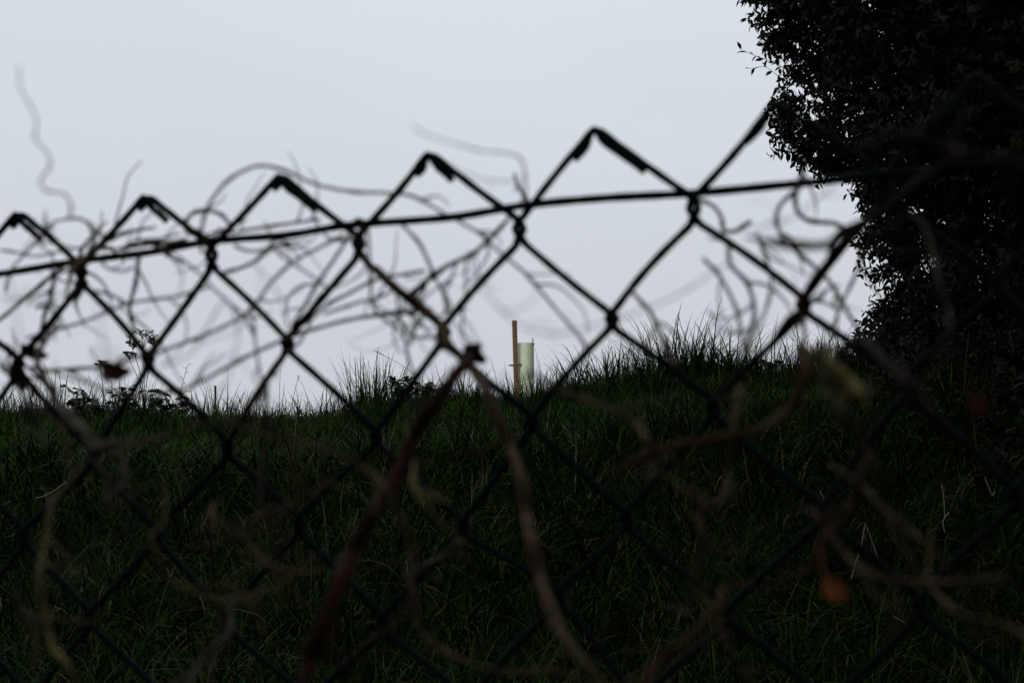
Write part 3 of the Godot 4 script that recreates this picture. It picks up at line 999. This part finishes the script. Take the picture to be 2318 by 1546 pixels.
func stem(m: String, called: String, label: String, w0: float, w1: float, z0: float, z1: float, px: Array) -> Node3D:
	var p := PackedVector3Array()
	var n := px.size() / 2
	var r := RandomNumberGenerator.new()
	r.seed = hash(label)
	closer = 0.92 if w0 + w1 > 26.0 else 1.0
	if called != "bramble_stem" and closer == 1.0 and z0 > 0.35:
		z0 = lerpf(z0, 0.54, 0.5)
		z1 = lerpf(z1, 0.54, 0.5)
	z0 *= closer
	z1 *= closer
	var thick := closer < 1.0
	for i in n:
		var t := float(i) / (n - 1)
		p.append(at(px[2 * i], px[2 * i + 1], lerpf(z0, z1, t) + r.randf_range(-0.006, 0.006)))
	if thick and w0 + w1 < 46.0:
		# the thin ends that run on behind the grass and the other stems
		for e in 2:
			var a := p[0] if e == 0 else p[p.size() - 1]
			var b := p[1] if e == 0 else p[p.size() - 2]
			var step := (a - b).limit_length(0.022)
			var q := a + step + cam_basis * Vector3(r.randf_range(-0.004, 0.004), r.randf_range(-0.004, 0.004), -0.008)
			var q2 := q + step * 0.8 + cam_basis * Vector3(r.randf_range(-0.008, 0.008), r.randf_range(-0.008, 0.008), -0.012)
			if e == 0:
				p.insert(0, q)
				p.insert(0, q2)
			else:
				p.append(q)
				p.append(q2)
	n = p.size()
	var foot := p[0]
	for i in n: p[i] -= foot
	var category: String = {"bramble_stem": "bramble", "dead_twig": "twig", "tendril": "tendril"}[called]
	var o := thing(called, label, category, foot, "dead stems tangled in the fence")
	var s := spline(p, 8)
	var rad := PackedFloat32Array()
	for i in s.size():
		var t := float(i) / (s.size() - 1)
		var z := lerpf(z0, z1, t)
		var w := lerpf(w0, w1, t) / FOCAL * z * 0.5
		var node_ := pow(absf(sin(i * 0.19 + r.seed % 10)), 12.0)
		w *= lerpf(0.35, 1.0, smoothstep(0.0, 0.08 if w0 + w1 > 40.0 else 0.30 if thick else 0.14, minf(t, 1.0 - t))) if w0 > 9.0 else 1.0
		if thick and w0 + w1 < 40.0: w *= 0.74
		elif not thick and w0 < 8.0: w *= 1.5 if z0 > 0.42 else 1.25
		rad.append(w * (0.92 + 0.10 * sin(i * 1.9) * sin(i * 0.53) + 0.28 * node_))
		s[i] += Vector3(r.randf_range(-1, 1), r.randf_range(-1, 1), r.randf_range(-1, 1)) * w * 0.10
	var st := begin()
	tube_into(st, s, rad, 8)
	part("stem", st.commit(), M[m], o)
	# side shoots that fork off at the nodes
	var shoots := r.randi_range(3, 6) if thick else r.randi_range(1, 3)
	for k in shoots:
		var i := r.randi_range(int(s.size() * 0.15), int(s.size() * 0.85))
		var dir := (s[mini(i + 1, s.size() - 1)] - s[i - 1]).normalized()
		var z := lerpf(z0, z1, float(i) / s.size())
		var turn := (1.0 if r.randf() < 0.5 else -1.0) * r.randf_range(0.5, 1.1)
		var axis := cam_basis.z
		var length := r.randf_range(60, 200) / FOCAL * z
		var q := PackedVector3Array([s[i]])
		var d := dir.rotated(axis, turn)
		var bend := r.randf_range(-0.6, 0.6)
		for j in 4:
			q.append(q[j] + d * length * 0.25 + cam_basis.z * r.randf_range(-0.003, 0.002))
			d = d.rotated(axis, bend + r.randf_range(-0.35, 0.35))
		q = spline(q, 5)
		var qr := PackedFloat32Array()
		for j in q.size():
			qr.append(minf(rad[i] * 0.7, 0.0007) * lerpf(1.0, 0.35, float(j) / q.size()))
		st = begin()
		tube_into(st, q, qr, 6)
		part("side_shoot", st.commit(), M[m], o)
	return o

# a curled dry leaf as a part of a stem
func dry_leaf(o: Node3D, m: String, px: float, py: float, z: float, length: float, width: float, deg: float, tilt := 0.3) -> void:
	var st := begin()
	z *= closer
	var c := at(px, py, z) - o.position
	var a := deg_to_rad(deg)
	var y := cam_basis * Vector3(cos(a), -sin(a), 0.25)
	y = y.normalized()
	var x := y.cross(cam_basis.z).normalized()
	var tf := Transform3D(Basis(x, y, x.cross(y)) * Basis(Vector3.UP, tilt), c - y.normalized() * length * 0.5 / FOCAL * z)
	var l := length / FOCAL * z
	var w := width / FOCAL * z
	# a shrivelled leaf: a crumpled sheet of 7 x 5 points, with thickness
	var r := RandomNumberGenerator.new()
	r.seed = int(px * 7 + py)
	var grid := []
	for i in 8:
		var t := i / 7.0
		var half := w * 0.5 * pow(sin(PI * clampf(0.06 + 0.88 * t, 0, 1)), 0.7) * r.randf_range(0.8, 1.1)
		for k in 6:
			var s := k / 5.0 * 2.0 - 1.0
			grid.append(tf * Vector3(s * half * 0.85, l * t, absf(s) * half * 0.8 + r.randf_range(-1, 1) * w * 0.05 - 0.10 * l * t * t))
	for i in 7:
		for k in 5:
			var q := i * 6 + k
			for v in [q, q + 6, q + 1, q + 1, q + 6, q + 7]:
				st.add_vertex(grid[v])
	st.index()
	st.generate_normals()
	part("dry_leaf", st.commit(), M[m], o)
	st = begin()
	var base: Vector3 = grid[2]
	tube_into(st, spline(PackedVector3Array([base + y * l * 0.05, base - y * l * 0.2 + Vector3(0, 0.001, 0), base - y * l * 0.42 + Vector3(0, 0.005, 0)]), 3), flat_radii(7, w * 0.03), 5)
	part("leaf_stalk", st.commit(), M[m], o)

func build_stems() -> void:
	var s: Node3D
	# above and around the line wire, left to right
	stem("grey", "tendril", "faint wavy tendril rising highest at the far left of the sky", 2.6, 4.5, 0.33, 0.40, [42, 150, 45, 200, 70, 245, 82, 280, 78, 312, 105, 345, 112, 375, 90, 410, 105, 432, 145, 440, 160, 470, 152, 497])
	stem("brown", "tendril", "thin tendril curling over beside the leftmost peak", 3.5, 4.5, 0.42, 0.5, [95, 560, 98, 525, 115, 505, 150, 496, 182, 495, 204, 518, 208, 552, 195, 585, 180, 606])
	stem("grey", "tendril", "short faint tendril upright beside the leftmost peak", 2.5, 3, 0.36, 0.40, [101, 475, 99, 497, 94, 530])
	stem("grey", "tendril", "faint tendril falling from the curl to the second peak's left leg", 2.6, 3, 0.38, 0.42, [165, 495, 200, 502, 228, 525, 250, 545])
	stem("brown", "tendril", "low tendril creeping along the line wire at the left edge", 4, 3, 0.5, 0.5, [0, 566, 40, 572, 80, 580, 130, 570, 180, 560, 240, 548])
	stem("brown", "tendril", "thin stem crossing the line wire at the far left", 4, 4, 0.5, 0.52, [10, 660, 25, 610, 60, 570, 95, 530, 120, 512])
	stem("dark", "dead_twig", "short dark twig pointing right inside the second peak", 10, 7, 0.57, 0.56, [245, 548, 272, 530, 310, 521, 354, 514])
	stem("brown", "dead_twig", "rough strip of brown bark lying on the line wire under the second peak", 10, 12, 0.56, 0.56, [262, 566, 300, 558, 340, 552, 390, 549, 425, 541])
	stem("grey", "dead_twig", "frayed grey fibre above the bark strip under the second peak", 8, 6, 0.50, 0.50, [285, 553, 320, 545, 365, 540, 405, 528])
	stem("brown", "tendril", "small round loop of tendril standing over the line wire left of the third peak", 6, 6, 0.52, 0.52, [430, 532, 421, 515, 425, 494, 440, 480, 470, 477, 497, 484, 515, 502, 523, 520])
	stem("brown", "tendril", "curled scrap of tendril under the small loop", 5, 5, 0.54, 0.54, [420, 525, 445, 520, 460, 532, 480, 538, 496, 520, 505, 530])
	stem("grey", "tendril", "long arching tendril over the third peak, falling through the middle to the ridge", 5.5, 5, 0.42, 0.36, [455, 570, 456, 520, 462, 490, 480, 450, 520, 405, 580, 376, 640, 385, 720, 419, 800, 434, 870, 437, 935, 445, 1010, 486, 1085, 528, 1130, 570, 1190, 620, 1250, 690, 1310, 760, 1335, 800])
	stem("grey", "tendril", "straight pale twig lying just above the line wire inside the third peak", 5, 5, 0.48, 0.48, [520, 528, 600, 514, 690, 501, 722, 497])
	stem("grey", "tendril", "faint tendril reaching up left over the fourth peak and bending sharply down", 2.2, 4.5, 0.30, 0.42, [935, 285, 965, 305, 1030, 325, 1090, 341, 1160, 349, 1183, 368, 1190, 410, 1190, 462])
	stem("grey", "tendril", "faint short tendril under the sharply bent one", 2.0, 2.6, 0.31, 0.36, [1000, 366, 1060, 395, 1110, 408, 1172, 411])
	stem("brown", "dead_twig", "two-inch dark twig standing on the line wire between the fourth and fifth peaks", 5, 7, 0.42, 0.5, [1165, 395, 1172, 418, 1184, 440, 1194, 464])
	# left part, under the line wire
	stem("brown", "dead_twig", "thick brown twig from the left edge up to the first crossing of the line wire", 12, 16, 0.60, 0.60, [-20, 735, 60, 672, 130, 612, 165, 590, 200, 578])
	stem("brown", "dead_twig", "stub of brown bark wrapped on the first crossing of the line wire", 18, 12, 0.58, 0.6, [165, 606, 185, 588, 215, 566])
	stem("dark", "dead_twig", "dark bark wrapped down the first long knot under the line wire", 16, 14, 0.60, 0.6, [180, 600, 186, 630, 182, 660])
	stem("grey", "tendril", "upright grey stem hanging from the line wire in the second diamond", 7, 6, 0.52, 0.54, [315, 572, 310, 605, 306, 640, 293, 690, 295, 720, 306, 752])
	stem("grey", "tendril", "thin stem bowing across the first two diamonds", 5, 4.5, 0.44, 0.42, [60, 765, 125, 746, 180, 731, 230, 711, 280, 690, 330, 680, 395, 671, 470, 650])
	stem("grey", "tendril", "short stem joining the bowed stem from the first knot", 5, 5, 0.44, 0.44, [205, 658, 240, 664, 265, 675, 290, 690])
	stem("grey", "tendril", "shallow hanging loop of tendril below the line wire at left", 4, 4, 0.44, 0.44, [225, 588, 245, 608, 275, 614, 300, 605])
	stem("grey", "tendril", "faint tendril slanting to the right through the second and third diamonds", 4, 4.5, 0.36, 0.36, [375, 568, 402, 581, 456, 624, 478, 650, 512, 680, 547, 713, 575, 760])
	stem("grey", "tendril", "faint tendril rising steeply then bending left above the dead umbel", 3, 3.5, 0.34, 0.36, [363, 830, 404, 816, 441, 789, 464, 748, 511, 681, 540, 740])
	stem("grey", "tendril", "smooth stem rising from the dead umbel to the third knot", 6, 5, 0.40, 0.44, [340, 805, 372, 792, 420, 775, 471, 755, 545, 718, 585, 678, 612, 640, 661, 594, 700, 572, 780, 530])
	stem("brown", "dead_twig", "knobbly twig climbing right from the second knot to the line wire", 6, 6, 0.48, 0.5, [505, 617, 540, 608, 572, 594, 600, 573, 629, 556, 655, 551])
	stem("grey", "dead_twig", "dry scraps hanging under the line wire in the third diamond", 8, 4, 0.46, 0.46, [530, 556, 560, 568, 595, 566, 625, 545, 660, 548, 700, 540])
	stem("grey", "tendril", "faint tendril falling to the right in the third diamond", 4, 4, 0.37, 0.37, [610, 550, 629, 572, 655, 592, 721, 636, 745, 660])
	stem("grey", "tendril", "very faint tendril bending down in the third diamond", 2.4, 2.4, 0.33, 0.33, [570, 590, 590, 612, 616, 644, 636, 680, 650, 735])
	stem("brown", "dead_twig", "straight grey-brown stem beside the wire in the fourth diamond's left side", 8, 9, 0.47, 0.48, [800, 520, 788, 538, 755, 588, 721, 637, 690, 690, 660, 740])
	stem("grey", "tendril", "thin upright stem in the third diamond reaching the ridge", 4, 4.5, 0.38, 0.37, [566, 690, 574, 735, 579, 795, 592, 862])
	stem("grey", "tendril", "faint upright stem leaning left in the third diamond", 2.6, 2.6, 0.32, 0.32, [540, 735, 534, 790, 518, 846, 500, 895])
	stem("grey", "tendril", "broad faint stem upright above the hanging brown leaf", 2.6, 3.2, 0.22, 0.22, [222, 690, 226, 740, 233, 790, 240, 840])
	stem("grey", "tendril", "broad faint stem at the left edge crossing the first diamond", 2.6, 2.6, 0.24, 0.24, [12, 620, 28, 680, 45, 770, 60, 800])
	stem("grey", "tendril", "level faint stem across the first diamond", 2.8, 3, 0.34, 0.36, [0, 675, 60, 676, 120, 672, 190, 640])
	s = stem("dark", "dead_twig", "dark level stem carrying the hanging brown leaf at the left", 9, 8, 0.46, 0.46, [70, 832, 110, 838, 150, 836, 215, 832, 260, 826, 300, 812, 340, 796])
	dry_leaf(s, "dead", 262, 834, 0.46, 70, 62, 12, 0.4)
	dry_leaf(s, "dead", 240, 826, 0.455, 50, 22, 5, 0.9)
	s = stem("brown", "bramble_stem", "long brown bramble stem sagging from the left knot and rising to the middle tangle", 8, 10, 0.42, 0.50, [150, 838, 190, 860, 240, 885, 300, 899, 360, 892, 420, 880, 480, 850, 560, 806, 640, 770, 700, 748, 800, 722, 900, 708, 975, 700])
	s = stem("dark", "dead_twig", "dark upright twig with two small clots in the first diamond", 5, 8, 0.50, 0.54, [122, 620, 117, 665, 108, 690, 98, 720, 90, 770])
	dry_leaf(s, "dark", 116, 662, 0.50, 26, 20, 80, 0.5)
	dry_leaf(s, "dark", 92, 694, 0.48, 30, 14, 170, 0.3)
	s = stem("dark", "dead_twig", "clotted dead leaves and bark on the lowest left knot", 18, 14, 0.58, 0.58, [20, 790, 40, 812, 46, 850, 70, 880])
	dry_leaf(s, "dark", 75, 795, 0.56, 70, 40, 20, 0.2)
	dry_leaf(s, "dark", 45, 850, 0.56, 76, 50, 70, 0.3)
	dry_leaf(s, "dark", 12, 830, 0.55, 40, 24, 60, 0.8)
	s = stem("grey", "bramble_stem", "grey-brown stem with a red-brown bud slanting down from the left knot", 15, 26, 0.48, 0.40, [100, 858, 125, 905, 155, 940, 190, 978, 215, 1012])
	dry_leaf(s, "dead", 127, 888, 0.47, 44, 32, 80, 0.5)
	stem("grey", "tendril", "thin stem slanting down from the left knot to the bank", 9, 9, 0.46, 0.44, [37, 872, 62, 917, 88, 970, 105, 1010])
	# the middle tangle
	s = stem("brown", "bramble_stem", "longest brown bramble stem winding from the middle knot down to the bottom edge", 17, 30, 0.545, 0.38, [812, 575, 832, 600, 858, 616, 904, 656, 951, 692, 1000, 737, 1012, 778, 1052, 818, 1083, 855, 1103, 885, 1127, 947, 1157, 1014, 1180, 1085, 1190, 1161, 1204, 1228, 1221, 1302, 1241, 1362, 1268, 1430, 1318, 1497, 1375, 1560])
	dry_leaf(s, "dark", 930, 680, 0.5, 40, 16, 60, 0.5)
	dry_leaf(s, "dark", 1003, 775, 0.5, 46, 30, 60, 0.5)
	s = stem("red", "bramble_stem", "thick dark red bramble stem running down left from a dead bud to the bottom edge", 32, 40, 0.42, 0.36, [1070, 800, 1036, 842, 989, 907, 938, 981, 903, 1068, 847, 1161, 800, 1245, 767, 1322, 728, 1420, 700, 1490, 688, 1570])
	dry_leaf(s, "dark", 1076, 800, 0.50, 62, 50, 40, 0.3)
	dry_leaf(s, "dark", 1070, 795, 0.51, 50, 36, -50, 0.4)
	stem("grey", "tendril", "tendril hanging from the line wire into the tangle's top", 5, 6, 0.40, 0.42, [895, 500, 909, 508, 948, 550, 971, 596, 985, 632])
	stem("brown", "tendril", "pale tendril slanting from the fifth knot down left through the tangle", 6, 9, 0.40, 0.44, [1150, 495, 1142, 506, 1078, 568, 1013, 602, 961, 640, 930, 664])
	stem("grey", "tendril", "second pale tendril close beneath the slanting one", 3.5, 4, 0.37, 0.40, [1105, 535, 1070, 580, 1020, 596, 985, 628])
	stem("brown", "dead_twig", "small dead clot where two tendrils cross right of the tangle", 10, 8, 0.40, 0.40, [1086, 522, 1094, 532, 1100, 542])
	stem("grey", "tendril", "thin tendril upright on the right side of the tangle", 3.4, 3.4, 0.36, 0.36, [1062, 570, 1054, 600, 1054, 650, 1049, 700, 1049, 752, 1088, 792])
	stem("grey", "tendril", "stem entering the tangle from the left, upper one", 6, 5, 0.46, 0.46, [690, 735, 740, 690, 780, 669, 832, 641, 866, 629, 920, 620, 961, 612])
	stem("grey", "tendril", "stem entering the tangle from the left, lower one", 5, 5, 0.44, 0.44, [735, 710, 780, 695, 816, 683, 847, 677, 883, 661, 905, 650])
	stem("grey", "tendril", "crooked tendril hanging through the tangle's left side to the ridge", 5, 5, 0.42, 0.40, [832, 520, 836, 590, 839, 648, 840, 680, 858, 713, 909, 754, 922, 803, 935, 850])
	stem("brown", "tendril", "curl of dead fibre below the tangle", 5, 4, 0.44, 0.44, [890, 640, 897, 665, 904, 713, 920, 752, 961, 765, 995, 757])
	s = stem("dark", "dead_twig", "frayed dark clot of fibre in the heart of the tangle", 9, 5, 0.45, 0.45, [880, 710, 905, 705, 935, 712, 950, 690, 940, 660, 955, 640, 985, 625])
	dry_leaf(s, "brown", 950, 655, 0.44, 40, 14, -40, 0.5)
	dry_leaf(s, "dark", 905, 708, 0.45, 34, 12, 10, 0.5)
	stem("grey", "tendril", "frayed fibre hanging in the right half of the tangle", 4, 3, 0.42, 0.40, [985, 628, 1000, 660, 1012, 690, 1000, 715, 1020, 690, 1000, 650, 1025, 640])
	stem("grey", "tendril", "fine fibre dropping from the heart of the tangle", 3.5, 3, 0.42, 0.40, [925, 700, 938, 740, 930, 780, 945, 720, 960, 745])
	stem("grey", "tendril", "fine fibre looping left of the tangle's heart", 3.2, 3, 0.42, 0.42, [900, 660, 915, 690, 900, 720, 890, 760, 905, 800])
	stem("brown", "dead_twig", "scrap of bark on the third crossing of the line wire", 14, 9, 0.54, 0.54, [800, 505, 815, 498, 822, 515, 818, 545])
	stem("grey", "tendril", "faint tendril sagging behind the stake's top and rising to the right", 3, 3, 0.28, 0.30, [1060, 620, 1090, 654, 1150, 715, 1200, 746, 1261, 756, 1325, 742, 1419, 715, 1487, 690, 1557, 655, 1607, 622, 1660, 590])
	stem("grey", "tendril", "stem hanging from the wire right of the tree guard to the tall tussock", 6, 8, 0.40, 0.36, [1428, 655, 1450, 682, 1473, 707, 1500, 765, 1530, 830])
	# right part
	stem("grey", "dead_twig", "forked twig with a knobbed end right of the fifth long knot", 6, 8, 0.42, 0.41, [1580, 450, 1616, 467, 1634, 494, 1640, 522, 1668, 522, 1690, 508, 1698, 503])
	stem("grey", "tendril", "bent stem with a knobbed tip, leftmost of three standing below the right wire", 10, 8, 0.36, 0.34, [1590, 582, 1602, 595, 1626, 619, 1652, 665, 1671, 710, 1678, 758, 1686, 800])
	stem("grey", "tendril", "bent stem in the middle of three standing below the right wire", 7, 8, 0.36, 0.34, [1650, 560, 1655, 600, 1691, 639, 1707, 687, 1707, 729, 1697, 760, 1690, 800])
	stem("grey", "tendril", "stem with a knobbed tip, rightmost of three standing below the right wire", 10, 7, 0.37, 0.35, [1715, 525, 1720, 545, 1733, 580, 1747, 632, 1739, 687, 1720, 735, 1700, 790])
	stem("grey", "tendril", "thin stem falling from the line wire and looping to the far right knot", 7, 8, 0.37, 0.40, [1820, 370, 1817, 390, 1808, 416, 1801, 451, 1809, 483, 1836, 500, 1888, 506, 1918, 520])
	stem("grey", "tendril", "long curved stem bowing left below the right wire then down to the tree", 7, 7, 0.37, 0.38, [1812, 425, 1772, 458, 1759, 487, 1762, 516, 1785, 551, 1843, 603, 1885, 645, 1907, 687, 1930, 723, 1950, 752])
	stem("brown", "dead_twig", "reddish twig arching down beside the evergreen tree's edge", 8, 8, 0.44, 0.40, [1925, 540, 1944, 562, 1949, 580, 1936, 626, 1911, 677, 1893, 725, 1885, 770])
	stem("brown", "dead_twig", "short twig right of the far right knot", 8, 5, 0.44, 0.40, [1836, 682, 1869, 685, 1901, 707])
	s = stem("dark", "bramble_stem", "dark brown bramble twined up the mesh from the far right knot towards the tree", 16, 26, 0.47, 0.36, [1818, 700, 1826, 660, 1850, 625, 1880, 585, 1898, 535, 1935, 512, 1985, 490, 2040, 445, 2090, 405, 2150, 378])
	dry_leaf(s, "dark", 1905, 528, 0.42, 46, 22, -50, 0.4)
	dry_leaf(s, "dead", 1822, 690, 0.46, 50, 34, 60, 0.4)
	stem("grey", "tendril", "faint stem slanting up to the line wire left of the tree", 3, 3, 0.3, 0.3, [1700, 520, 1760, 505, 1800, 490, 1850, 450, 1900, 410])
	stem("brown", "dead_twig", "twig dropping straight from the far right knot to the bank", 9, 10, 0.44, 0.42, [1816, 700, 1822, 740, 1820, 790, 1815, 830])
	stem("rust", "bramble_stem", "rusty bramble stem curving down left below the far right knot", 20, 22, 0.40, 0.36, [1832, 800, 1829, 830, 1812, 886, 1782, 932, 1722, 972, 1660, 988, 1590, 1000])
	stem("dark", "dead_twig", "dark twig reaching right from the bank to the tree's lowest leaves", 9, 8, 0.42, 0.40, [1800, 850, 1843, 815, 1896, 791, 1945, 778, 2010, 770])
	stem("olive", "dead_twig", "short olive stem in front of the ridge at the foot of the tree", 18, 24, 0.34, 0.32, [1880, 815, 1905, 840, 1928, 863, 1955, 890])
	stem("grey", "bramble_stem", "greyish upright stem in front of the evergreen tree", 13, 18, 0.36, 0.34, [2108, 545, 2112, 575, 2125, 627, 2140, 670, 2149, 700, 2153, 745])
	stem("dark", "bramble_stem", "dim brown stem arching over in front of the tree at the right edge", 22, 24, 0.30, 0.28, [1945, 338, 2000, 318, 2058, 313, 2145, 336, 2213, 356, 2340, 384])
	stem("dark", "bramble_stem", "dim brown stem rising through the dark tree to the right edge", 22, 22, 0.32, 0.30, [1960, 505, 2045, 447, 2100, 402, 2145, 375, 2230, 360, 2340, 352])
	stem("dark", "bramble_stem", "dim brown stem slanting down from the tree's lowest leaves", 22, 22, 0.33, 0.31, [2000, 815, 2035, 850, 2060, 880])
	stem("dark", "bramble_stem", "dim brown stem crossing the bank below the tree", 16, 16, 0.36, 0.34, [1880, 905, 1910, 945, 1950, 1000, 1985, 1050])
	# across the dark bank, top to bottom
	stem("brown", "bramble_stem", "stubby brown stem right of the tree guard curving down over the bank", 18, 20, 0.38, 0.36, [1262, 885, 1298, 897, 1386, 930, 1436, 957, 1466, 995, 1492, 1040])
	stem("dark", "bramble_stem", "dark upright stem hanging below the second knot column onto the bank", 12, 18, 0.54, 0.44, [649, 800, 625, 835, 605, 863, 602, 930, 596, 1031, 590, 1120])
	stem("brown", "bramble_stem", "pinkish brown stem lying across the bank left of the middle", 16, 18, 0.40, 0.38, [560, 975, 649, 994, 720, 1015, 780, 1037, 840, 1070, 867, 1100, 904, 1167, 935, 1245])
	stem("olive", "bramble_stem", "olive stem slanting down right of the thick dark red stem", 16, 16, 0.38, 0.38, [935, 1090, 960, 1140, 989, 1177, 1030, 1225])
	stem("brown", "bramble_stem", "brown upright stem on the bank below the tallest tussock", 17, 18, 0.38, 0.36, [1676, 880, 1671, 910, 1658, 980, 1651, 1078, 1634, 1130])
	s = stem("red", "bramble_stem", "reddish bramble stem with a pale tip on the right of the bank", 16, 24, 0.36, 0.34, [1948, 1075, 1940, 1110, 1920, 1154, 1886, 1196, 1863, 1228, 1836, 1290])
	dry_leaf(s, "olive", 1922, 1145, 0.355, 34, 18, 110, 0.3)
	s = stem("brown", "bramble_stem", "brown stem slanting down right from the reddish bramble", 16, 16, 0.36, 0.34, [1950, 1097, 1985, 1135, 2028, 1176, 2095, 1230, 2145, 1282])
	s = stem("brown", "bramble_stem", "sagging brown stem with an orange dead leaf at the lower right", 18, 18, 0.34, 0.33, [1890, 1225, 1915, 1255, 1960, 1292, 2011, 1312, 2095, 1319, 2180, 1318])
	dry_leaf(s, "orange", 1895, 1335, 0.33, 66, 58, 50, 0.3)
	dry_leaf(s, "dead", 2218, 918, 0.33, 50, 44, 60, 0.3)
	stem("brown", "bramble_stem", "brown stem lying level at the bottom right edge", 17, 17, 0.34, 0.33, [2140, 1362, 2170, 1385, 2213, 1406, 2263, 1413, 2330, 1445])
	stem("brown", "bramble_stem", "brown upright stem at the lower right between two mesh wires", 18, 18, 0.36, 0.36, [1560, 1125, 1576, 1160, 1588, 1200, 1590, 1261, 1567, 1315])
	stem("rust", "bramble_stem", "rusty stem slanting down left to the bottom edge", 18, 22, 0.36, 0.34, [1630, 1362, 1590, 1413, 1540, 1462, 1486, 1507, 1440, 1560])
	stem("brown", "bramble_stem", "short rusty stem slanting right at the bottom edge", 16, 18, 0.36, 0.36, [1640, 1445, 1665, 1490, 1695, 1550])
	stem("grey", "dead_twig", "short grey twig joining the longest bramble from the left", 12, 12, 0.42, 0.42, [900, 1315, 948, 1287, 1009, 1255, 1044, 1219])
	stem("brown", "bramble_stem", "brown stem bowing along the bottom edge in the middle", 14, 16, 0.40, 0.38, [930, 1320, 935, 1346, 948, 1423, 999, 1467, 1066, 1504, 1150, 1524, 1251, 1520, 1340, 1545])
	stem("olive", "bramble_stem", "yellowish olive stem winding down the lower left to the bottom edge", 14, 20, 0.42, 0.38, [116, 1130, 111, 1154, 101, 1228, 86, 1305, 98, 1379, 111, 1453, 151, 1505, 182, 1560])
	stem("grey", "bramble_stem", "dim greenish stem beside the yellowish olive one", 12, 14, 0.40, 0.40, [20, 1330, 40, 1370, 68, 1415, 85, 1460])
	stem("olive", "bramble_stem", "dim olive stem sagging in the lower left diamond", 14, 14, 0.40, 0.40, [340, 1215, 357, 1257, 380, 1309, 437, 1342, 505, 1358, 545, 1350])
	s = stem("brown", "bramble_stem", "pinkish brown twig rising right on the left half of the bank", 12, 16, 0.42, 0.40, [535, 1200, 580, 1178, 639, 1148, 690, 1125, 735, 1098])
	s = stem("grey", "dead_twig", "grey twig with a bleached torn tip at the left of the bank", 18, 16, 0.40, 0.40, [240, 1135, 248, 1112, 266, 1076, 280, 1040, 262, 1030])
	dry_leaf(s, "straw", 277, 1042, 0.395, 40, 16, 105, 0.3)
	stem("brown", "bramble_stem", "dark brown stem falling right in the lower left part of the bank", 16, 18, 0.40, 0.40, [480, 1165, 505, 1188, 572, 1241, 612, 1282])
	stem("grey", "dead_twig", "grey twig slanting down left near the bottom edge", 14, 16, 0.42, 0.40, [520, 1425, 490, 1458, 454, 1497, 420, 1550])
	stem("brown", "bramble_stem", "dim brown stem reaching across the left of the bank", 14, 14, 0.40, 0.42, [180, 975, 230, 1000, 285, 1010, 330, 1000, 390, 985])
